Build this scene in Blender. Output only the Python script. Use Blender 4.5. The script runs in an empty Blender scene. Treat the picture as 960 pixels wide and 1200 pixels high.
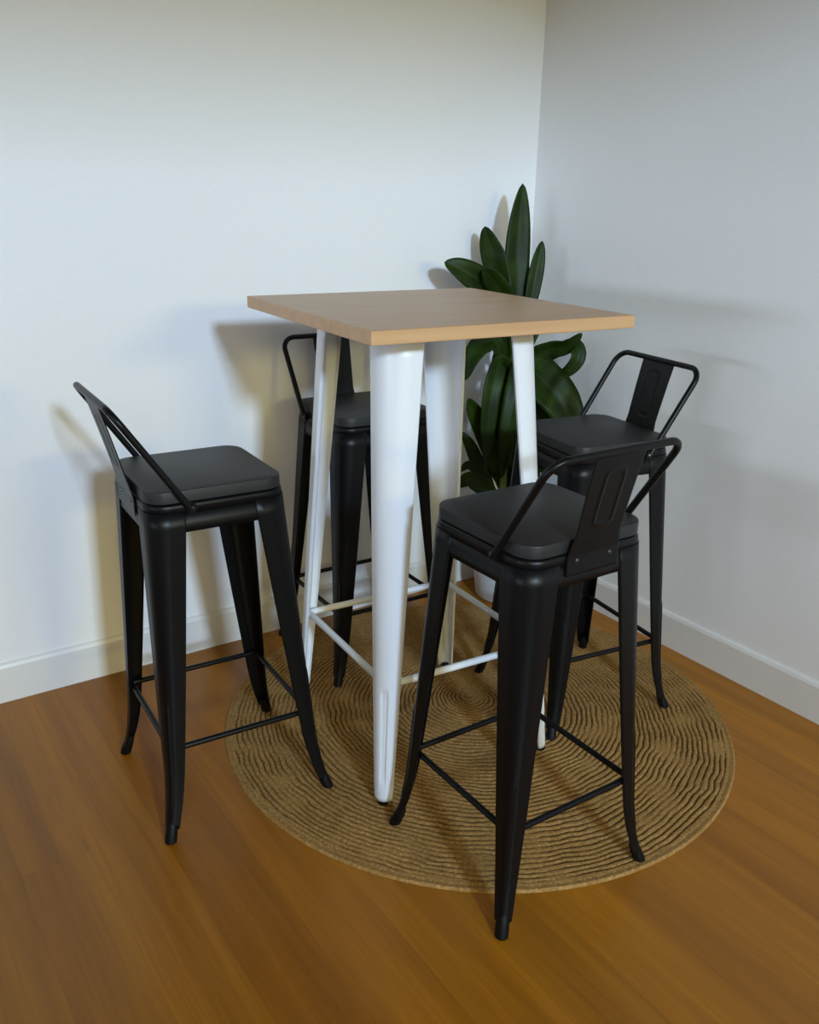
import bpy, bmesh, math, random
from mathutils import Vector, Matrix, noise
PI = math.pi
sc = bpy.context.scene
C = sc.collection

# ------------------------------------------------------------------ helpers
def mesh_obj(name, bm, mat, parent=None, smooth=True, solid=None, bevel=None):
    me = bpy.data.meshes.new(name)
    bmesh.ops.recalc_face_normals(bm, faces=bm.faces[:])
    bm.to_mesh(me); bm.free()
    if mat: me.materials.append(mat)
    for p in me.polygons: p.use_smooth = smooth
    if smooth: me.set_sharp_from_angle(angle=math.radians(38))
    o = bpy.data.objects.new(name, me); C.objects.link(o)
    if solid:
        m = o.modifiers.new('thickness', 'SOLIDIFY'); m.thickness = solid[0]; m.offset = solid[1]
    if bevel:
        m = o.modifiers.new('edge', 'BEVEL'); m.width = bevel; m.segments = 2; m.limit_method = 'ANGLE'; m.angle_limit = 0.6
    if parent: o.parent = parent
    return o

def thing(name, label, cat, loc=(0, 0, 0), rz=0.0, group=None):
    o = bpy.data.objects.new(name, None); C.objects.link(o)
    o.empty_display_size = 0.1
    o.location = loc; o.rotation_euler = (0, 0, rz)
    o['label'] = label; o['category'] = cat
    if group: o['group'] = group
    return o

def struct(o):
    o['kind'] = 'structure'; return o

def box(bm, x0, x1, y0, y1, z0, z1, M=None):
    v = [bm.verts.new((x, y, z)) for z in (z0, z1) for y in (y0, y1) for x in (x0, x1)]
    for f in ((0, 2, 3, 1), (4, 5, 7, 6), (0, 1, 5, 4), (2, 6, 7, 3), (0, 4, 6, 2), (1, 3, 7, 5)):
        bm.faces.new([v[i] for i in f])
    if M:
        for q in v: q.co = M @ q.co
    return v

def grid(bm, rows, closed_u=False):
    V = [[bm.verts.new(p) for p in r] for r in rows]
    n = len(V[0])
    for i in range(len(V) - 1):
        for j in range(n if closed_u else n - 1):
            k = (j + 1) % n
            bm.faces.new((V[i][j], V[i][k], V[i + 1][k], V[i + 1][j]))
    return V

def lathe(bm, prof, cx=0, cy=0, n=32, cap0=True, cap1=True):
    rows = [[(cx + r * math.cos(2 * PI * i / n), cy + r * math.sin(2 * PI * i / n), z) for i in range(n)] for r, z in prof]
    V = grid(bm, rows, True)
    if cap0: bm.faces.new(V[0])
    if cap1: bm.faces.new(V[-1])

def tube(bm, pts, r, n=12, radii=None, caps=True):
    pts = [Vector(p) for p in pts]
    rows = []; up = None
    for i, p in enumerate(pts):
        a = pts[max(i - 1, 0)]; b = pts[min(i + 1, len(pts) - 1)]
        t = (b - a).normalized()
        if up is None:
            up = t.orthogonal().normalized()
        else:
            up = (up - t * up.dot(t)).normalized()
        s = t.cross(up)
        rr = radii[i] if radii else r
        rows.append([p + (up * math.cos(2 * PI * k / n) + s * math.sin(2 * PI * k / n)) * rr for k in range(n)])
    V = grid(bm, rows, True)
    if caps:
        bm.faces.new(V[0]); bm.faces.new(V[-1])

def fillet(pts, rad, seg=8):
    pts = [Vector(p) for p in pts]; out = [pts[0]]
    for i in range(1, len(pts) - 1):
        p = pts[i]; a = (pts[i - 1] - p).normalized(); b = (pts[i + 1] - p).normalized()
        ang = a.angle(b); d = rad / math.tan(ang / 2)
        c = p + (a + b).normalized() * (rad / math.sin(ang / 2))
        s = p + a * d - c; e = p + b * d - c
        w = s.angle(e)
        for k in range(seg + 1):
            t = k / seg
            out.append(c + (s * math.sin((1 - t) * w) + e * math.sin(t * w)) / math.sin(w))
    out.append(pts[-1])
    return out

def rr_loop(h, r, z, n=8):
    out = []
    for cx, cy, a0 in ((h - r, h - r, 0), (-h + r, h - r, PI / 2), (-h + r, -h + r, PI), (h - r, -h + r, 1.5 * PI)):
        for k in range(n + 1):
            a = a0 + k / n * PI / 2
            out.append((cx + r * math.cos(a), cy + r * math.sin(a), z))
    return out

def rr_prism(bm, rings, cap0=True, cap1=True):
    V = grid(bm, [rr_loop(h, r, z) for z, h, r in rings], True)
    if cap0: bm.faces.new(V[0])
    if cap1: bm.faces.new(V[-1])

# ------------------------------------------------------------------ materials
def new_mat(name):
    m = bpy.data.materials.new(name); m.use_nodes = True
    nt = m.node_tree; b = nt.nodes['Principled BSDF']
    return m, nt, b

def N(nt, t, **kw):
    n = nt.nodes.new(t)
    for k, v in kw.items(): setattr(n, k, v)
    return n

def coords(nt, scale=(1, 1, 1), rot=(0, 0, 0), kind='Object'):
    tc = N(nt, 'ShaderNodeTexCoord'); mp = N(nt, 'ShaderNodeMapping')
    mp.inputs['Scale'].default_value = scale; mp.inputs['Rotation'].default_value = rot
    nt.links.new(tc.outputs[kind], mp.inputs['Vector'])
    if rot != (0, 0, 0) and scale != (1, 1, 1):      # turn first, then stretch
        mp.inputs['Scale'].default_value = (1, 1, 1)
        m2 = N(nt, 'ShaderNodeMapping'); m2.inputs['Scale'].default_value = scale
        nt.links.new(mp.outputs['Vector'], m2.inputs['Vector'])
        return m2.outputs['Vector']
    return mp.outputs['Vector']

def ramp(nt, fac, stops):
    r = N(nt, 'ShaderNodeValToRGB')
    while len(r.color_ramp.elements) < len(stops): r.color_ramp.elements.new(0.5)
    for e, (p, c) in zip(r.color_ramp.elements, stops):
        e.position = p; e.color = (*c, 1)
    nt.links.new(fac, r.inputs['Fac'])
    return r.outputs['Color']

def noise_tex(nt, vec, scale, detail=4, rough=0.5, dist=0.0):
    n = N(nt, 'ShaderNodeTexNoise')
    n.inputs['Scale'].default_value = scale; n.inputs['Detail'].default_value = detail
    n.inputs['Roughness'].default_value = rough; n.inputs['Distortion'].default_value = dist
    nt.links.new(vec, n.inputs['Vector'])
    return n.outputs['Fac']

def bump(nt, b, h, strength, dist):
    n = N(nt, 'ShaderNodeBump')
    n.inputs['Strength'].default_value = strength; n.inputs['Distance'].default_value = dist
    nt.links.new(h, n.inputs['Height']); nt.links.new(n.outputs['Normal'], b.inputs['Normal'])

def simple(name, col, rough, spec=0.5, metallic=0.0, bs=None, var=0.08):
    m, nt, b = new_mat(name)
    v = coords(nt)
    f = noise_tex(nt, v, bs[0] if bs else 6.0, 3)
    c = ramp(nt, f, [(0.3, [x * (1 - var) for x in col]), (0.7, [x * (1 + var) for x in col])])
    nt.links.new(c, b.inputs['Base Color'])
    b.inputs['Roughness'].default_value = rough
    b.inputs['Specular IOR Level'].default_value = spec
    b.inputs['Metallic'].default_value = metallic
    if bs: bump(nt, b, f, bs[1], bs[2])
    return m

M_WALL = simple('wall_paint', (0.86, 0.85, 0.83), 0.6, 0.3, bs=(140, 0.12, 0.001), var=0.012)
M_CEIL = simple('ceiling_paint', (0.42, 0.35, 0.25), 0.7, 0.2, var=0.01)
M_REAR = simple('rear_wall_paint', (0.30, 0.24, 0.15), 0.7, 0.2, var=0.02)
M_BASE = simple('baseboard_paint', (0.76, 0.74, 0.70), 0.35, 0.5, var=0.02)
M_BLACK = simple('black_powder_coat', (0.0034, 0.0036, 0.0040), 0.38, 0.22, bs=(400, 0.05, 0.0003), var=0.1)
M_RUBBER = simple('black_rubber', (0.0035, 0.0035, 0.0035), 0.5, 0.18)
M_SCREW = simple('screw_steel', (0.09, 0.09, 0.1), 0.3, 0.5, 0.8)
M_WHITE = simple('white_powder_coat', (0.76, 0.78, 0.80), 0.32, 0.5, var=0.01)
M_POT = simple('white_pot_glaze', (0.72, 0.71, 0.68), 0.4, 0.5, var=0.02)
M_SOIL = simple('dark_soil', (0.012, 0.008, 0.005), 0.9, 0.2, bs=(90, 1.0, 0.01), var=0.6)
M_STEM = simple('green_stem', (0.07, 0.10, 0.02), 0.5, 0.4, var=0.4)
M_OUT = simple('window_frame_paint', (0.7, 0.7, 0.7), 0.5, 0.4)

def pad_mat():
    m, nt, b = new_mat('black_seat_board')
    v = coords(nt, (3, 90, 3))
    f = noise_tex(nt, v, 2.0, 4)
    c = ramp(nt, f, [(0.3, (0.0125, 0.0122, 0.0125)), (0.7, (0.0175, 0.017, 0.0172))])
    nt.links.new(c, b.inputs['Base Color'])
    b.inputs['Roughness'].default_value = 0.5; b.inputs['Specular IOR Level'].default_value = 0.4
    bump(nt, b, f, 0.08, 0.0006)
    return m
M_PAD = pad_mat()

def table_wood():
    m, nt, b = new_mat('light_oak_top')
    v = coords(nt, (1.2, 26, 26))
    f = noise_tex(nt, v, 1.6, 6, 0.6, 0.4)
    c = ramp(nt, f, [(0.25, (0.47, 0.265, 0.115)), (0.55, (0.56, 0.325, 0.15)), (0.8, (0.62, 0.375, 0.185))])
    nt.links.new(c, b.inputs['Base Color'])
    b.inputs['Roughness'].default_value = 0.36; b.inputs['Specular IOR Level'].default_value = 0.7
    bump(nt, b, f, 0.06, 0.0008)
    return m
M_TOP = table_wood()

TH = 0.0722
def floor_mat():
    m, nt, b = new_mat('golden_plank_floor')
    # planks run at right angles to the left wall
    v = coords(nt, (1, 1, 1), (0, 0, PI / 2 - TH))   # rotate so that X runs along the planks
    br = N(nt, 'ShaderNodeTexBrick')
    br.offset = 0.37; br.offset_frequency = 2
    br.inputs['Scale'].default_value = 1.0
    br.inputs['Brick Width'].default_value = 1.9
    br.inputs['Row Height'].default_value = 0.135
    br.inputs['Mortar Size'].default_value = 0.0008
    br.inputs['Mortar Smooth'].default_value = 0.4
    br.inputs['Color1'].default_value = (0, 0, 0, 1); br.inputs['Color2'].default_value = (1, 1, 1, 1)
    br.inputs['Mortar'].default_value = (0.5, 0.5, 0.5, 1)
    nt.links.new(v, br.inputs['Vector'])
    v2 = coords(nt, (1.1, 20, 1), (0, 0, PI / 2 - TH))
    # per-plank shift of the grain
    add = N(nt, 'ShaderNodeVectorMath', operation='ADD')
    sep = N(nt, 'ShaderNodeVectorMath', operation='SCALE'); sep.inputs['Scale'].default_value = 7.0
    nt.links.new(br.outputs['Color'], sep.inputs[0])
    nt.links.new(v2, add.inputs[0]); nt.links.new(sep.outputs[0], add.inputs[1])
    g1 = noise_tex(nt, add.outputs[0], 1.3, 5, 0.55, 0.6)
    g2 = noise_tex(nt, coords(nt, (0.35, 5.5, 1), (0, 0, PI / 2 - TH)), 1.5, 2)
    grain = ramp(nt, g1, [(0.25, FLOOR[0]), (0.5, FLOOR[1]), (0.78, FLOOR[2])])
    # one tint per board row: uneven timber plus painted light falloff, brighter to the right
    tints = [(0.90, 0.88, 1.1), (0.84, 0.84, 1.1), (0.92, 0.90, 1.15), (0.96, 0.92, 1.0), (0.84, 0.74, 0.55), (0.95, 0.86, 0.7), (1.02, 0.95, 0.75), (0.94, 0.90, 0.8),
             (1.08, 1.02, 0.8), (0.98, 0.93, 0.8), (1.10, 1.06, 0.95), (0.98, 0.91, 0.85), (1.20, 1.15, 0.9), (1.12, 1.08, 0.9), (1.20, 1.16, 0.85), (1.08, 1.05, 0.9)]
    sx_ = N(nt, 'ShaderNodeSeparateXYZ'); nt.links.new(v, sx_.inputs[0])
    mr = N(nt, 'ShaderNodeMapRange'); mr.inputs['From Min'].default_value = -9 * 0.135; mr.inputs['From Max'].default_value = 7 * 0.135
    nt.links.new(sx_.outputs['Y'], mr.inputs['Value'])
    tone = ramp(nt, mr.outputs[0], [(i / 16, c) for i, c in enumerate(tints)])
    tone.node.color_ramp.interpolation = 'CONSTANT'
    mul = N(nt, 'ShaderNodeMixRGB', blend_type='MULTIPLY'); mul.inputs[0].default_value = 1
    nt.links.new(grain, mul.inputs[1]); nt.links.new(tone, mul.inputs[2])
    # broad reddish / greyish boards
    wash = ramp(nt, g2, [(0.35, (0.86, 0.82, 0.86)), (0.62, (1.06, 1.05, 0.98))])
    mul2 = N(nt, 'ShaderNodeMixRGB', blend_type='MULTIPLY'); mul2.inputs[0].default_value = 1
    nt.links.new(mul.outputs[0], mul2.inputs[1]); nt.links.new(wash, mul2.inputs[2])
    # fine pores along the boards
    g3 = noise_tex(nt, coords(nt, (3.5, 130, 1), (0, 0, PI / 2 - TH)), 1.0, 3, 0.6, 1.2)
    fine = ramp(nt, g3, [(0.32, (0.90, 0.89, 0.87)), (0.5, (1, 1, 1)), (0.72, (1.08, 1.08, 1.10))])
    mul3 = N(nt, 'ShaderNodeMixRGB', blend_type='MULTIPLY'); mul3.inputs[0].default_value = 1
    nt.links.new(mul2.outputs[0], mul3.inputs[1]); nt.links.new(fine, mul3.inputs[2])
    dk = N(nt, 'ShaderNodeMixRGB', blend_type='MULTIPLY')
    nt.links.new(br.outputs['Fac'], dk.inputs[0]); nt.links.new(mul3.outputs[0], dk.inputs[1])
    dk.inputs[2].default_value = (0.88, 0.86, 0.84, 1)
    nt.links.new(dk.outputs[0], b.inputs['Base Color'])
    rr = ramp(nt, g1, [(0.3, (0.30,) * 3), (0.7, (0.38,) * 3)])
    nt.links.new(rr, b.inputs['Roughness'])
    b.inputs['Specular IOR Level'].default_value = 0.32
    bump(nt, b, g1, 0.05, 0.001)
    return m
FLOOR = [(0.25, 0.098, 0.004), (0.315, 0.126, 0.0065), (0.37, 0.152, 0.010)]
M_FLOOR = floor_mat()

def rug_mat():
    m, nt, b = new_mat('jute_braid')
    v = coords(nt)
    f = noise_tex(nt, v, 150, 3, 0.6)
    f2 = noise_tex(nt, v, 9, 3, 0.6)
    c = ramp(nt, f, [(0.3, (0.225, 0.120, 0.030)), (0.55, (0.35, 0.200, 0.066)), (0.75, (0.47, 0.295, 0.13))])
    c2 = ramp(nt, f2, [(0.3, (0.86, 0.84, 0.8)), (0.7, (1.08, 1.07, 1.05))])
    mul = N(nt, 'ShaderNodeMixRGB', blend_type='MULTIPLY'); mul.inputs[0].default_value = 1
    nt.links.new(c, mul.inputs[1]); nt.links.new(c2, mul.inputs[2])
    # painted shade in the gaps between cords (set per vertex from the cord pattern)
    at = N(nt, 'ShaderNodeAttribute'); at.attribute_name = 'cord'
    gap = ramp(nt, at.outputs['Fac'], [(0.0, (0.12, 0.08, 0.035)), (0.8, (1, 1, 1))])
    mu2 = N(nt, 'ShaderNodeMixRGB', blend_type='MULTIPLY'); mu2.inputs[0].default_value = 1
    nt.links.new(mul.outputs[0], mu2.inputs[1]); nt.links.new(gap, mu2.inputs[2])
    nt.links.new(mu2.outputs[0], b.inputs['Base Color'])
    b.inputs['Roughness'].default_value = 0.85; b.inputs['Specular IOR Level'].default_value = 0.15
    bump(nt, b, f, 0.4, 0.002)
    return m
M_RUG = rug_mat()

def leaf_mat():
    m, nt, b = new_mat('dark_green_leaf')
    tc = N(nt, 'ShaderNodeUVMap')
    sep = N(nt, 'ShaderNodeSeparateXYZ'); nt.links.new(tc.outputs['UV'], sep.inputs[0])
    sub = N(nt, 'ShaderNodeMath', operation='SUBTRACT'); sub.inputs[1].default_value = 0.5
    nt.links.new(sep.outputs['X'], sub.inputs[0])
    ab = N(nt, 'ShaderNodeMath', operation='ABSOLUTE'); nt.links.new(sub.outputs[0], ab.inputs[0])
    # slanting side veins
    mv = N(nt, 'ShaderNodeMath', operation='MULTIPLY'); mv.inputs[1].default_value = 0.7
    nt.links.new(ab.outputs[0], mv.inputs[0])
    dv = N(nt, 'ShaderNodeMath', operation='SUBTRACT')
    nt.links.new(sep.outputs['Y'], dv.inputs[0]); nt.links.new(mv.outputs[0], dv.inputs[1])
    sc_ = N(nt, 'ShaderNodeMath', operation='MULTIPLY'); sc_.inputs[1].default_value = 95
    nt.links.new(dv.outputs[0], sc_.inputs[0])
    sn = N(nt, 'ShaderNodeMath', operation='SINE'); nt.links.new(sc_.outputs[0], sn.inputs[0])
    f = noise_tex(nt, coords(nt), 16, 4)
    ad = N(nt, 'ShaderNodeMath', operation='MULTIPLY_ADD'); ad.inputs[1].default_value = 0.06
    nt.links.new(sn.outputs[0], ad.inputs[0]); nt.links.new(f, ad.inputs[2])
    body = ramp(nt, ad.outputs[0], [(0.3, (0.0070, 0.0155, 0.0010)), (0.55, (0.0135, 0.0300, 0.0020)), (0.8, (0.028, 0.058, 0.005))])
    mid = ramp(nt, ab.outputs[0], [(0.0, (1, 1, 1)), (0.035, (0, 0, 0))])
    mix = N(nt, 'ShaderNodeMixRGB'); nt.links.new(mid, mix.inputs[0]); nt.links.new(body, mix.inputs[1])
    mix.inputs[2].default_value = (0.022, 0.042, 0.008, 1)
    nt.links.new(mix.outputs[0], b.inputs['Base Color'])
    b.inputs['Roughness'].default_value = 0.42; b.inputs['Specular IOR Level'].default_value = 0.12
    bump(nt, b, ad.outputs[0], 0.15, 0.002)
    return m
M_LEAF = leaf_mat()

# ------------------------------------------------------------------ the room
U = Vector((math.cos(TH), math.sin(TH), 0)); Nn = Vector((-math.sin(TH), math.cos(TH), 0))
ROOM = Matrix(((U.x, Nn.x, 0, 0), (U.y, Nn.y, 0, 0), (0, 0, 1, 0), (0, 0, 0, 1)))   # room axes: x along the left wall, y towards it
UR = 0.895      # right wall
NL = 0.697      # left wall
U0 = -3.2       # far side behind the left edge of the picture
N0 = -3.3       # wall with the window, behind the camera
HC = 2.62
WT = 0.12
def slab(name, mat, *b):
    bm = bmesh.new(); box(bm, *b, M=ROOM)
    return struct(mesh_obj(name, bm, mat, smooth=False))
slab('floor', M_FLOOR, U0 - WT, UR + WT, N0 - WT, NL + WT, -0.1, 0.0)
slab('ceiling', M_CEIL, U0 - WT, UR + WT, N0 - WT, NL + WT, HC, HC + 0.1)
slab('wall_left', M_WALL, U0 - WT, UR + WT, NL, NL + WT, 0.0, HC)
slab('wall_right', M_WALL, UR, UR + WT, N0, NL, 0.0, HC)
SN0, SN1, SZ0, SZ1 = -2.5, -0.1, 1.05, 1.36       # unseen window in the far side wall, slot shaped to limit the side light
bm = bmesh.new()
box(bm, U0 - WT, U0, N0, SN0, 0, HC, M=ROOM); box(bm, U0 - WT, U0, SN1, NL, 0, HC, M=ROOM)
box(bm, U0 - WT, U0, SN0, SN1, 0, SZ0, M=ROOM); box(bm, U0 - WT, U0, SN0, SN1, SZ1, HC, M=ROOM)
struct(mesh_obj('wall_side', bm, M_REAR, smooth=False))
bm = bmesh.new(); e = 0.04
for a in ((SN0, SN0 + e, SZ0, SZ1), (SN1 - e, SN1, SZ0, SZ1), (SN0, SN1, SZ0, SZ0 + e), (SN0, SN1, SZ1 - e, SZ1)):
    box(bm, U0 - 0.08, U0 - 0.03, a[0], a[1], a[2], a[3], M=ROOM)
struct(mesh_obj('window_2', bm, M_OUT, smooth=False))
# wall behind the camera with a wide window opening
WX0, WX1, WZ0, WZ1 = -2.7, 0.75, 0.85, 2.42
bm = bmesh.new()
box(bm, U0 - WT, WX0, N0 - WT, N0, 0, HC, M=ROOM); box(bm, WX1, UR + WT, N0 - WT, N0, 0, HC, M=ROOM)
box(bm, WX0, WX1, N0 - WT, N0, 0, WZ0, M=ROOM); box(bm, WX0, WX1, N0 - WT, N0, WZ1, HC, M=ROOM)
struct(mesh_obj('wall_rear', bm, M_REAR, smooth=False))
bm = bmesh.new(); e = 0.04
for a in ((WX0, WX0 + e, WZ0, WZ1), (WX1 - e, WX1, WZ0, WZ1), (WX0, WX1, WZ0, WZ0 + e), (WX0, WX1, WZ1 - e, WZ1)):
    box(bm, a[0], a[1], N0 - 0.08, N0 - 0.03, a[2], a[3], M=ROOM)
struct(mesh_obj('window_1', bm, M_OUT, smooth=False))

def baseboard(name, along, a0, a1, face, h, t, mat):
    # profile: depth from the wall (d) against height
    prof = [(0.0, 0.0), (t, 0.0), (t, h - 0.012), (t - 0.0035, h - 0.004), (t - 0.008, h), (0.0, h)]
    bm = bmesh.new(); rows = []
    for a in (a0, a1):
        rows.append([ROOM @ (Vector((a, face - d, z)) if along == 'u' else Vector((face - d, a, z))) for d, z in prof])
    V = grid(bm, rows, True); bm.faces.new(V[0]); bm.faces.new(V[1])
    return struct(mesh_obj(name, bm, mat, smooth=False))
BS = -0.872     # joint at the far left of the picture
baseboard('baseboard_left', 'u', BS + 0.002, UR, NL, 0.109, 0.011, M_BASE)
baseboard('trim_1', 'u', U0, BS - 0.001, NL, 0.112, 0.014, M_BASE)
baseboard('baseboard_right', 'n', N0, NL - 0.011, UR, 0.109, 0.011, M_BASE)

# ------------------------------------------------------------------ rug
RC = Vector((0.170, 0.0)); RS = Vector((0.195, 0.07)); RR = 0.642
def make_rug():
    bm = bmesh.new()
    rings = 52; sub = 7; nt_ = 420
    nr = rings * sub
    cord = bm.verts.layers.float.new('cord')
    rows = []
    vals = []
    for i in range(nr + 1):
        rho = 0.004 + (1 - 0.004) * i / nr
        row = []; vr = []
        c = RS.lerp(RC, rho)
        for j in range(nt_):
            th = 2 * PI * j / nt_
            x = c.x + RR * rho * math.cos(th); y = c.y + RR * rho * math.sin(th)
            w = noise.noise(Vector((x * 7, y * 7, 0.3))) * 0.75 + noise.noise(Vector((x * 22, y * 22, 5.3))) * 0.42 + noise.noise(Vector((x * 60, y * 60, 1.3))) * 0.16
            ph = rho * rings + th / (2 * PI) + w
            edge = rho > 1 - 1.6 / rings
            if edge: ph = rho * rings * 0.62 + 0.31
            fr = ph - math.floor(ph)
            tri = abs(math.sin(PI * fr))           # 0 in the gap, 1 on the cord
            h = min(1.0, tri * 1.3) ** 0.9
            tw = 0.5 + 0.5 * math.sin((th * rho * 210) + 6 * fr + 9 * noise.noise(Vector((x * 12, y * 12, 9))))
            dep = 0.55 + 0.9 * (noise.noise(Vector((x * 16, y * 16, 2.2))) + 0.25)   # some gaps are tight
            dep = min(1.0, max(0.2, dep * 1.15))
            if edge: dep = 0.35
            z = 0.0062 - 0.0046 * dep * (1 - h) - 0.0009 * tw * h
            if i == nr: z = 0.0006
            elif i == nr - 1: z = min(z, 0.0034)
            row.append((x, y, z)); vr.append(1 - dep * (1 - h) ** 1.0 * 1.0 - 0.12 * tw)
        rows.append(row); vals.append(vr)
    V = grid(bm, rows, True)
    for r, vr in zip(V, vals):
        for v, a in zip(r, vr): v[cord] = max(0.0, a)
    bm.faces.new(V[0])
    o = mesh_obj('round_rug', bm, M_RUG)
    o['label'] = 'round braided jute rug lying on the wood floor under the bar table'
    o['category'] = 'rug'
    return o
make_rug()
RUGZ = 0.0055
def on_rug(p): return (Vector((p[0], p[1])) - RC).length < RR - 0.01

# ------------------------------------------------------------------ pressed-metal leg, shared by table and stools
def leg_mesh(zs, cfun, wfun, rfun, rib=None, lip=0.006):
    """bent sheet: two flanges meeting in a round outer corner; built for the (-x,-y) corner"""
    bm = bmesh.new(); rows = []
    for z in zs:
        c, w, R = cfun(z), wfun(z), rfun(z)
        R = min(R, w * 0.92)
        lp = min(lip, w * 0.2)
        prof = [(w - 0.001, lp), (w, lp * 0.35), (w - lp * 0.35, 0)]
        prof += [(w - lp * 0.35 + (R - w + lp * 0.35) * t, 0) for t in (0.5, 1.0)]
        na = 20
        for k in range(1, na):
            a = -PI / 2 - k / na * PI / 2
            x, y = R + R * math.cos(a), R + R * math.sin(a)
            if rib:
                d = abs(k - na / 2) / na
                inside = max(0.0, min(1.0, (z - rib[0]) / 0.012)) * max(0.0, min(1.0, (rib[1] - z) / 0.012))
                amt = rib[2] * inside * max(0.0, min(1.0, (0.16 - d) / 0.06))
                x -= amt * 0.7071; y -= amt * 0.7071
            prof.append((x, y))
        prof += [(0, R + (w - lp * 0.35 - R) * t) for t in (0.0, 0.5)] + [(0, w - lp * 0.35), (lp * 0.35, w), (lp, w - 0.001)]
        rows.append([(-c + x, -c + y, z) for x, y in prof])
    grid(bm, rows)
    return bm

def lin(a, b, n): return [a + (b - a) * i / n for i in range(n + 1)]

# ------------------------------------------------------------------ bar stools
S_TOP = 0.702
def s_c(z):
    base = 0.1427 + (0.686 - z) / 0.686 * 0.0303
    if z < 0.15: base += 0.0165 * ((0.15 - z) / 0.15) ** 2
    return base
def s_w(z):
    t = z / 0.686
    return 0.0215 + (0.074 - 0.0215) * t ** 0.85
def s_r(z):
    t = z / 0.686
    return 0.012 + 0.032 * t
FB = 0.1785     # foot centre

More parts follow.
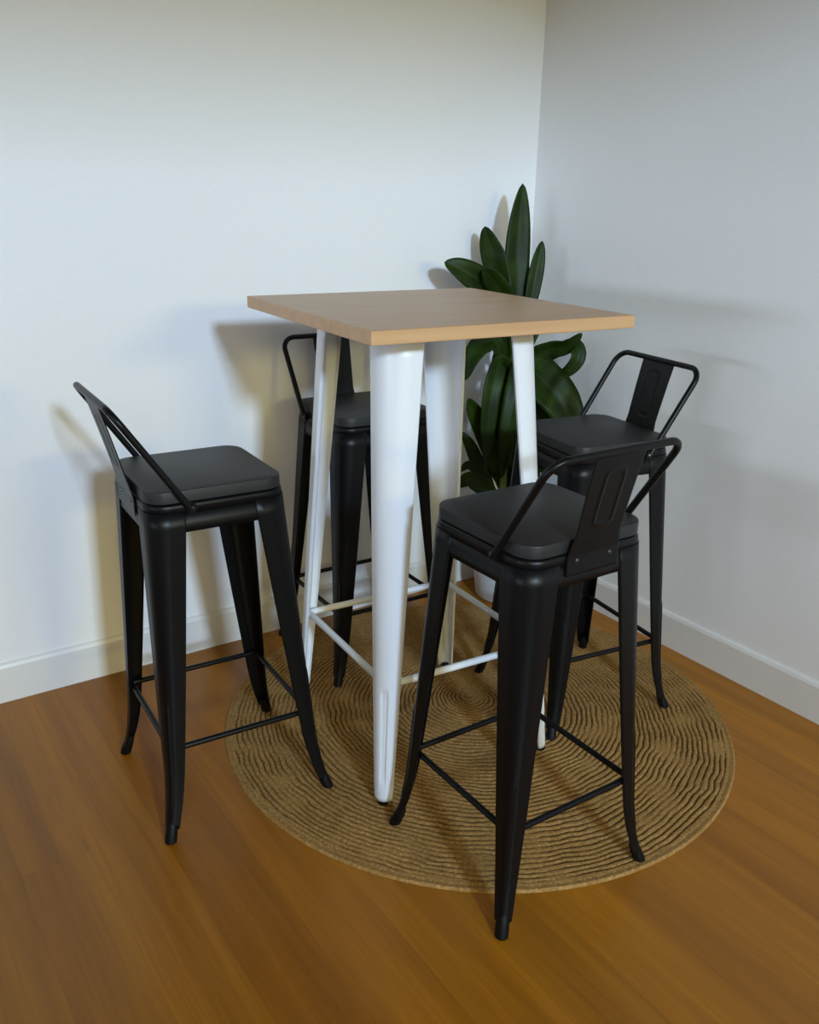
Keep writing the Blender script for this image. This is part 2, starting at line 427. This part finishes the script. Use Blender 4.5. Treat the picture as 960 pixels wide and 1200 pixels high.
def make_stool(label, loc, rz, yb, zb, w_b, lean=(0.0, 0.0)):
    root = thing('bar_stool', label, 'bar stool', loc, rz, 'black bar stools around the table')
    # wooden seat board
    bm = bmesh.new()
    h, r = 0.1385, 0.040
    rr_prism(bm, [(0.7032, h - 0.002, r - 0.002), (0.7045, h, r), (0.7245, h, r), (0.7262, h - 0.0007, r - 0.0007), (0.7270, h - 0.0022, r - 0.002)])
    mesh_obj('seat_board', bm, M_PAD, root, bevel=None)
    # pressed seat pan with apron
    bm = bmesh.new()
    rr_prism(bm, [(0.6820, 0.1420, 0.045), (0.6950, 0.1416, 0.045), (0.6990, 0.1408, 0.045), (0.7012, 0.1392, 0.044), (S_TOP, 0.1370, 0.042), (S_TOP, 0.115, 0.03)], cap0=False)
    rr_prism(bm, [(0.6450, 0.1424, 0.045), (0.6550, 0.1419, 0.045), (0.6870, 0.1405, 0.045)], cap0=False, cap1=False)
    mesh_obj('seat_pan', bm, M_BLACK, root, solid=(0.0018, -1))
    # legs
    zs = lin(0.022, 0.15, 12) + lin(0.16, 0.35, 16) + lin(0.37, 0.6865, 10)
    corners = ((-1, -1), (1, -1), (1, 1), (-1, 1))
    for k, (sx, sy) in enumerate(corners):
        wp = Vector((FB * sx, FB * sy, 0)); wp.rotate(Matrix.Rotation(rz, 3, 'Z')); wp += Vector(loc)
        drop = 0.0 if on_rug(wp) else loc[2]
        bm = leg_mesh(zs, s_c, s_w, s_r, rib=(0.07, 0.30, 0.0022))
        for v in bm.verts:
            v.co.rotate(Matrix.Rotation(k * PI / 2, 3, 'Z'))
        lg = mesh_obj('leg', bm, M_BLACK, root, solid=(0.0018, -1))
        bm = bmesh.new()
        # the foot follows the splay of the leg
        for_z = [(0.0095, -drop), (0.0124, 0.0025 - drop), (0.0128, 0.009), (0.0120, 0.022), (0.0105, 0.036), (0.0070, 0.044)]
        lathe(bm, for_z, 0, 0, 18)
        for v in bm.verts:
            zz = max(v.co.z, 0.0)
            q = s_c(zz) - s_w(zz) * 0.44
            v.co.x += sx * q; v.co.y += sy * q
        mesh_obj('rubber_foot', bm, M_RUBBER, lg)
    # foot rails
    zr = 0.190; c = 0.152
    for k in range(4):
        bm = bmesh.new()
        e = 0.150
        tube(bm, [(-e, -c, zr), (-e + 0.012, -c, zr), (e - 0.012, -c, zr), (e, -c, zr)], 0.0062, 12, radii=[0.0045, 0.0062, 0.0062, 0.0045])
        for v in bm.verts: v.co.rotate(Matrix.Rotation(k * PI / 2, 3, 'Z'))
        mesh_obj('footrest_bar', bm, M_BLACK, root)
    # tubular backrest
    ye = -0.066
    bm = bmesh.new()
    pts = fillet([(-0.1485, ye + 0.006, 0.690), (-w_b, -yb, zb), (w_b, -yb, zb), (0.1485, ye + 0.006, 0.690)], 0.036, 10)
    rad = [0.0062] * len(pts)
    tube(bm, pts, 0.0068, 14)
    for s in (-1, 1):      # flattened ends
        lathe_pts = []
        mtx = Matrix.Translation((s * 0.1470, ye + 0.006, 0.694)) @ Matrix.Rotation(s * PI / 2, 4, 'Y')
        b2 = bmesh.new(); lathe(b2, [(0.0105, -0.004), (0.0105, 0.004)], 0, 0, 16)
        b2.transform(mtx)
        me = bpy.data.meshes.new('t'); b2.to_mesh(me); b2.free(); bm.from_mesh(me); bpy.data.meshes.remove(me)
    back = mesh_obj('backrest_tube', bm, M_BLACK, root)
    for s in (-1, 1):
        bm = bmesh.new(); lathe(bm, [(0.0052, 0.0), (0.0050, 0.0018), (0.0032, 0.0032), (0.0006, 0.0036)], 0, 0, 14)
        bm.transform(Matrix.Translation((s * 0.1509, ye + 0.006, 0.694)) @ Matrix.Rotation(s * PI / 2, 4, 'Y'))
        mesh_obj('screw', bm, M_SCREW, back)
    # splat plate
    bm = bmesh.new(); rows = []
    y0 = -0.1450
    zt = zb - 0.002
    nv, nu = 64, 44
    for i in range(nv + 1):
        v = i / nv
        z = 0.664 + (zt - 0.664) * v
        t = max(0.0, (z - 0.700) / (zt - 0.700))
        slant = (yb + y0 + 0.001)
        y = y0 - slant * (t * 0.86 + 0.14 * t * t) if t > 0 else y0
        # half width: flared foot, waist, wider top
        if z < 0.745:
            s = max(0.0, min(1.0, (z - 0.69) / 0.055)); s = s * s * (3 - 2 * s)
            hw = 0.060 + (0.0515 - 0.060) * s
        else:
            hw = 0.0515 + (0.0565 - 0.0515) * (z - 0.745) / (zt - 0.745)
        row = []
        zc0, zc1 = 0.752, zt - 0.030
        for j in range(nu + 1):
            x = -hw + 2 * hw * j / nu
            # raised outline of a rounded panel
            qx = abs(x) - 0.021 + 0.012; qz = abs(z - (zc0 + zc1) / 2) - (zc1 - zc0) / 2 + 0.012
            sd = math.hypot(max(qx, 0), max(qz, 0)) + min(max(qx, qz), 0) - 0.012
            bumpv = 0.0016 * math.exp(-(sd / 0.0026) ** 2)
            edge = 0.0
            row.append((x, y - bumpv, z))
        rows.append(row)
    grid(bm, rows)
    plate = mesh_obj('back_plate', bm, M_BLACK, root, solid=(0.002, 0))
    for x in (-0.038, 0.038):
        bm = bmesh.new(); lathe(bm, [(0.0042, 0.0), (0.0040, 0.0014), (0.0025, 0.0024), (0.0005, 0.0027)], 0, 0, 12)
        bm.transform(Matrix.Translation((x, y0 - 0.0008, 0.690)) @ Matrix.Rotation(PI / 2, 4, 'X'))
        mesh_obj('screw', bm, M_SCREW, plate)
    if lean != (0.0, 0.0):       # a stool that stands a little out of true
        for o in root.children_recursive:
            for v in o.data.vertices:
                v.co.x += lean[0] * max(v.co.z, 0) / 0.7; v.co.y += lean[1] * max(v.co.z, 0) / 0.7
    return root

ZS = RUGZ + 0.0008
make_stool('black metal bar stool by itself left of the table, seen side-on against the left wall', (-0.4837, 0.0732, ZS), -1.5545, 0.189, 0.892, 0.149, (-0.0108, -0.0183))
make_stool('black metal bar stool behind the white table legs, its back against the left wall', (0.0814, 0.4681, ZS), 3.1778, 0.189, 0.888, 0.151)
make_stool('black bar stool between the plant and right wall, partly behind the nearest stool', (0.4555, -0.0285, ZS), 1.4959, 0.189, 0.888, 0.151)
make_stool('nearest black bar stool at the front of the rug, its back towards the viewer', (-0.0402, -0.453, ZS), 0.065, 0.187, 0.885, 0.149)

# ------------------------------------------------------------------ bar table
T_H = 1.0486; T_T = 0.0256; ZT0 = T_H - T_T
def t_c(z):
    t = z / ZT0
    # virtual corner: chord centre of the bent sheet plus half its depth
    cc = 0.217 + (0.142 - 0.217) * t
    return cc + t_w(z) * 0.5
def t_w(z):
    t = z / ZT0
    return 0.030 + (0.081 - 0.030) * t ** 0.9
def t_r(z):
    return 0.75 * t_w(z)
def make_table():
    root = thing('bar_table', 'white metal bar table with a square light wood top standing on the round rug', 'table', (0, 0, ZS), 0)
    oz = -ZS
    bm = bmesh.new(); box(bm, -0.3, 0.3, -0.3, 0.3, ZT0 + oz, T_H + oz)
    mesh_obj('tabletop', bm, M_TOP, root, smooth=False, bevel=0.0022)
    bm = bmesh.new()
    V = grid(bm, [rr_loop(hh, 0.05, z) for z, hh in ((ZT0 + oz - 0.010, 0.150), (ZT0 + oz - 0.0005, 0.150), (ZT0 + oz - 0.0005, 0.118), (ZT0 + oz - 0.010, 0.118))], True)
    for j in range(len(V[0])):
        k = (j + 1) % len(V[0]); bm.faces.new((V[3][j], V[3][k], V[0][k], V[0][j]))
    mesh_obj('mounting_frame', bm, M_WHITE, root)
    zs = lin(0.012, 0.04, 3) + lin(0.05, 0.30, 24) + lin(0.33, ZT0 + oz - 0.0005, 14)
    for k in range(4):
        bm = leg_mesh(zs, t_c, t_w, t_r, rib=(0.055, 0.275, -0.005), lip=0.010)
        for v in bm.verts:
            v.co.rotate(Matrix.Rotation(k * PI / 2, 3, 'Z'))
            v.co.x -= 0.013 * v.co.z / ZT0; v.co.y += 0.002 * v.co.z / ZT0
            v.co.x -= 0.004
        lg = mesh_obj('leg', bm, M_WHITE, root, solid=(0.002, -1))
        bm = bmesh.new(); q = 0.2170
        sx, sy = ((-1, -1), (1, -1), (1, 1), (-1, 1))[k]
        lathe(bm, [(0.0095, 0.0), (0.0112, 0.002), (0.0112, 0.013), (0.009, 0.02)], sx * q - 0.004, sy * q, 18)
        mesh_obj('foot_cap', bm, M_RUBBER, lg)
        bm = bmesh.new(); c = 0.200; e = 0.197; zr = 0.282
        tube(bm, [(-e, -c, zr), (-e + 0.014, -c, zr), (e - 0.014, -c, zr), (e, -c, zr)], 0.008, 14, radii=[0.006, 0.008, 0.008, 0.006])
        for v in bm.verts:
            v.co.rotate(Matrix.Rotation(k * PI / 2, 3, 'Z')); v.co.x -= 0.0075
        mesh_obj('footrest_bar', bm, M_WHITE, root)
make_table()

# ------------------------------------------------------------------ plant
LEAVES = [
 (0.040,[(0.666, 0.578, 0.796), (0.668, 0.589, 0.976), (0.673, 0.609, 1.099), (0.68, 0.616, 1.209), (0.684, 0.614, 1.309)]),
 (0.039,[(0.653, 0.586, 0.796), (0.626, 0.602, 0.976), (0.615, 0.631, 1.074), (0.601, 0.651, 1.135), (0.586, 0.66, 1.186)]),
 (0.024,[(0.68, 0.57, 0.797), (0.696, 0.56, 0.952), (0.711, 0.563, 1.04), (0.725, 0.567, 1.101), (0.737, 0.571, 1.148)]),
 (0.040,[(0.648, 0.589, 0.796), (0.575, 0.562, 0.994), (0.51, 0.565, 1.038), (0.451, 0.577, 1.071), (0.405, 0.592, 1.09)]),
 (0.032,[(0.657, 0.583, 0.796), (0.606, 0.556, 0.969), (0.556, 0.538, 1.022), (0.524, 0.534, 1.054), (0.501, 0.536, 1.071)]),
 (0.027,[(0.67, 0.576, 0.716), (0.688, 0.53, 0.808), (0.732, 0.493, 0.834), (0.763, 0.452, 0.848), (0.793, 0.422, 0.891)]),
 (0.024,[(0.672, 0.575, 0.689), (0.735, 0.514, 0.802), (0.778, 0.443, 0.851), (0.781, 0.418, 0.819), (0.757, 0.432, 0.777), (0.725, 0.463, 0.759)]),
 (0.066,[(0.677, 0.572, 0.58), (0.663, 0.51, 0.766), (0.696, 0.444, 0.733), (0.734, 0.399, 0.665), (0.756, 0.375, 0.584)]),
 (0.049,[(0.677, 0.572, 0.58), (0.696, 0.526, 0.67), (0.723, 0.498, 0.646), (0.733, 0.481, 0.539), (0.739, 0.477, 0.427)]),
 (0.030,[(0.668, 0.577, 0.579), (0.611, 0.564, 0.789), (0.558, 0.537, 0.733), (0.538, 0.526, 0.605), (0.54, 0.525, 0.47)]),
 (0.036,[(0.675, 0.573, 0.58), (0.662, 0.534, 0.772), (0.621, 0.5, 0.721), (0.587, 0.486, 0.596), (0.576, 0.492, 0.446)]),
 (0.033,[(0.661, 0.581, 0.635), (0.609, 0.588, 0.838), (0.549, 0.589, 0.847), (0.503, 0.581, 0.807), (0.484, 0.581, 0.744)]),
 (0.031,[(0.658, 0.583, 0.291), (0.609, 0.577, 0.46), (0.563, 0.581, 0.576), (0.526, 0.579, 0.643), (0.501, 0.583, 0.687)]),
 (0.023,[(0.655, 0.585, 0.261), (0.604, 0.592, 0.385), (0.562, 0.605, 0.468), (0.536, 0.62, 0.529), (0.512, 0.634, 0.57)]),
 (0.031,[(0.656, 0.584, 0.231), (0.598, 0.572, 0.357), (0.546, 0.567, 0.412), (0.502, 0.57, 0.429), (0.474, 0.575, 0.409)]),
 (0.024,[(0.66, 0.582, 0.743), (0.641, 0.593, 0.843), (0.627, 0.636, 0.853), (0.606, 0.671, 0.845), (0.583, 0.697, 0.821)]),
 (0.039,[(0.676, 0.572, 0.409), (0.674, 0.55, 0.585), (0.682, 0.511, 0.538), (0.691, 0.494, 0.429), (0.696, 0.491, 0.343)]),
 (0.040,[(0.669, 0.576, 0.262), (0.665, 0.602, 0.403), (0.651, 0.622, 0.515), (0.631, 0.634, 0.599), (0.617, 0.642, 0.654)]),
 (0.033,[(0.669, 0.577, 0.662), (0.689, 0.599, 0.791), (0.717, 0.606, 0.842), (0.746, 0.601, 0.881), (0.785, 0.589, 0.914)]),
 (0.039,[(0.675, 0.573, 0.524), (0.66, 0.582, 0.743), (0.638, 0.56, 0.69), (0.634, 0.539, 0.564), (0.649, 0.53, 0.453)]),
 (0.013,[(0.655, 0.584, 0.35), (0.619, 0.583, 0.584), (0.6, 0.582, 0.721), (0.595, 0.585, 0.787), (0.597, 0.584, 0.839)]),
 (0.031,[(0.679, 0.57, 0.351), (0.699, 0.582, 0.575), (0.713, 0.585, 0.684), (0.728, 0.576, 0.749), (0.753, 0.562, 0.793)]),
 (0.017,[(0.657, 0.584, 0.216), (0.582, 0.569, 0.38), (0.535, 0.574, 0.457), (0.506, 0.58, 0.473), (0.482, 0.582, 0.456)]),
 (0.040,[(0.675, 0.573, 0.292), (0.695, 0.596, 0.4), (0.692, 0.621, 0.51), (0.697, 0.63, 0.621), (0.689, 0.634, 0.69)]),
]

def catmull(P, n):
    P = [Vector(p) for p in P]
    Q = [P[0] * 2 - P[1]] + P + [P[-1] * 2 - P[-2]]
    out = []
    segs = len(P) - 1
    for i in range(n + 1):
        u = i / n * segs; k = min(int(u), segs - 1); t = u - k
        a, b, c, d = Q[k], Q[k + 1], Q[k + 2], Q[k + 3]
        out.append(0.5 * ((2 * b) + (c - a) * t + (2 * a - 5 * b + 4 * c - d) * t * t + (3 * b - a - 3 * c + d) * t ** 3))
    return out
PC = Vector((0.668, 0.572, 0))
def make_leaf(hw, pts, parent, seed):
    rnd = random.Random(seed)
    n = 36; m = 8
    mid = catmull(pts, n)
    bm = bmesh.new(); uvl = bm.loops.layers.uv.new('UVMap')
    view = Vector((-0.50, -0.84, 0.25)).normalized()
    rows = []; uvs = []
    pw = rnd.uniform(0, 6)
    for i, p in enumerate(mid):
        t = i / n
        tan = (mid[min(i + 1, n)] - mid[max(i - 1, 0)]).normalized()
        side = tan.cross(view)
        side = side.normalized() if side.length > 0.15 else tan.cross(Vector((0, 0, 1))).normalized()
        side = (Matrix.Rotation(0.35 * math.sin(seed * 2.3), 3, tan) @ side)
        nor = side.cross(tan).normalized()
        # petiole, then a lance-shaped blade
        if t < 0.16: w = 0.10 + 0.05 * t
        else:
            s = (t - 0.16) / 0.84
            w = max(0.0, (math.sin(PI * min(1, s ** 0.80)) ** 0.55)) * 0.98 + 0.10 * (1 - s) ** 4
        w = max(w, 0.015) * hw
        row = []; uv = []
        for j in range(m + 1):
            a = -1 + 2 * j / m
            fold = 0.28 * abs(a) * w - 0.10 * w * a * a
            wav = 0.05 * hw * math.sin(9 * t + pw + 1.3 * a) * abs(a)
            row.append(p + side * (a * w) + nor * (fold + wav)); uv.append((0.5 + a * 0.5, t))
        rows.append(row); uvs.append(uv)
    V = grid(bm, rows)
    lut = {}
    for r, uv in zip(V, uvs):
        for v, q in zip(r, uv): lut[v] = q
    for f in bm.faces:
        for l in f.loops: l[uvl].uv = lut[l.vert]
    for v in bm.verts: v.co -= PC
    return mesh_obj('leaf', bm, M_LEAF, parent, solid=(0.0010, 0))

def make_plant():
    root = thing('potted_plant', 'tall dark green broad-leaved plant in a white pot standing in the room corner', 'plant', PC)
    bm = bmesh.new()
    lathe(bm, [(0.082, 0.0), (0.090, 0.003), (0.0945, 0.010), (0.104, 0.10), (0.113, 0.205), (0.117, 0.212), (0.117, 0.228), (0.114, 0.231), (0.108, 0.229), (0.106, 0.20), (0.100, 0.10), (0.0001, 0.09)], 0, 0, 48, True, False)
    mesh_obj('pot', bm, M_POT, root)
    bm = bmesh.new()
    rows = []
    for i in range(9):
        r = 0.0001 + 0.1062 * i / 8
        rows.append([(r * math.cos(a), r * math.sin(a), 0.205 + 0.006 * noise.noise(Vector((r * 60 * math.cos(a), r * 60 * math.sin(a), 1)))) for a in (2 * PI * k / 40 for k in range(40))])
    grid(bm, rows, True)
    mesh_obj('soil', bm, M_SOIL, root)
    # canes
    for dx, dy, h, lx, ly in ((-0.012, 0.006, 0.62, -0.004, 0.004), (0.014, -0.006, 0.56, 0.01, 0.0), (-0.022, -0.012, 0.24, -0.02, 0.01)):
        bm = bmesh.new()
        pts = [(dx * 1.6 + (lx - dx) * t, dy * 1.6 + (ly - dy) * t, 0.19 + h * t) for t in lin(0, 1, 14)]
        tube(bm, pts, 0.009, 10, radii=[0.0105 - 0.004 * t + 0.001 * (i % 2) for i, t in enumerate(lin(0, 1, 14))])
        mesh_obj('stem', bm, M_STEM, root)
    for k, (hw, pts) in enumerate(LEAVES):
        make_leaf(hw, pts, root, k + 1)
make_plant()

# ------------------------------------------------------------------ light
K = 1.0
P_HIGH, C_HIGH = 300 * 1.16 * K, (0.51, 0.72, 1.0)
P_LOW, C_LOW = 300 * 0.20 * K, (1.0, 0.88, 0.22)
P_WIDE, C_WIDE = 300 * 0.30 * K, (1.0, 0.86, 0.52)
P_SIDE, C_SIDE = 300 * 0.55 * K, (0.66, 0.80, 1.0)
P_BOUNCE, C_BOUNCE = 0.10 * K, (1.0, 0.75, 0.35)  # background tinted warm to stand in for missing room bounce
def area(name, loc, target, sx, sy, watts, col):
    L = bpy.data.lights.new(name, 'AREA'); L.shape = 'RECTANGLE'; L.size = sx; L.size_y = sy
    L.energy = watts; L.color = col
    o = bpy.data.objects.new(name, L); C.objects.link(o)
    o.location = loc
    d = Vector(target) - Vector(loc)
    o.rotation_euler = d.to_track_quat('-Z', 'Y').to_euler()
    return o
W = sc.world or bpy.data.worlds.new('World'); sc.world = W
W.use_nodes = True
bg = W.node_tree.nodes['Background']
bg.inputs['Color'].default_value = (*C_BOUNCE, 1); bg.inputs['Strength'].default_value = P_BOUNCE
area('sky_high', (-1.0, -6.3, 2.92), (-0.1, 0.3, 1.0), 0.5, 0.4, P_HIGH, C_HIGH)
area('sky_low', (0.8, -6.3, 2.1), (-0.1, 0.3, 1.0), 1.2, 0.4, P_LOW, C_LOW)
area('sky_side', (-5.6, -1.6, 1.35), (0.9, 0.1, 1.1), 2.6, 0.7, P_SIDE, C_SIDE)
area('fill_wide', (-2.6, -5.6, 2.9), (0.3, 0.3, 0.8), 2.0, 1.2, P_WIDE, C_WIDE)  # added broad fill, tinted warm in place of missing bounce

# ------------------------------------------------------------------ camera
f, cx, cy, cz, yaw, pitch, roll = 1042.85, -1.0082, -1.6465, 1.2624, 0.5307, -0.3393, -0.0203
fw = Vector((math.sin(yaw) * math.cos(pitch), math.cos(yaw) * math.cos(pitch), math.sin(pitch)))
r0 = Vector((math.cos(yaw), -math.sin(yaw), 0)); u0 = r0.cross(fw)
R_ = r0 * math.cos(roll) - u0 * math.sin(roll); U_ = r0 * math.sin(roll) + u0 * math.cos(roll)
cam = bpy.data.cameras.new('Camera'); co = bpy.data.objects.new('Camera', cam); C.objects.link(co)
co.matrix_world = Matrix(((R_.x, U_.x, -fw.x, cx), (R_.y, U_.y, -fw.y, cy), (R_.z, U_.z, -fw.z, cz), (0, 0, 0, 1)))
cam.sensor_fit = 'VERTICAL'; cam.sensor_height = 36.0; cam.lens = f * 36.0 / 1200.0
cam.clip_start = 0.01
sc.camera = co
sc.view_settings.view_transform = 'Standard'; sc.view_settings.look = 'None'
sc.view_settings.gamma = 1.0; sc.view_settings.exposure = 0.0
sc.view_settings.use_curve_mapping = False
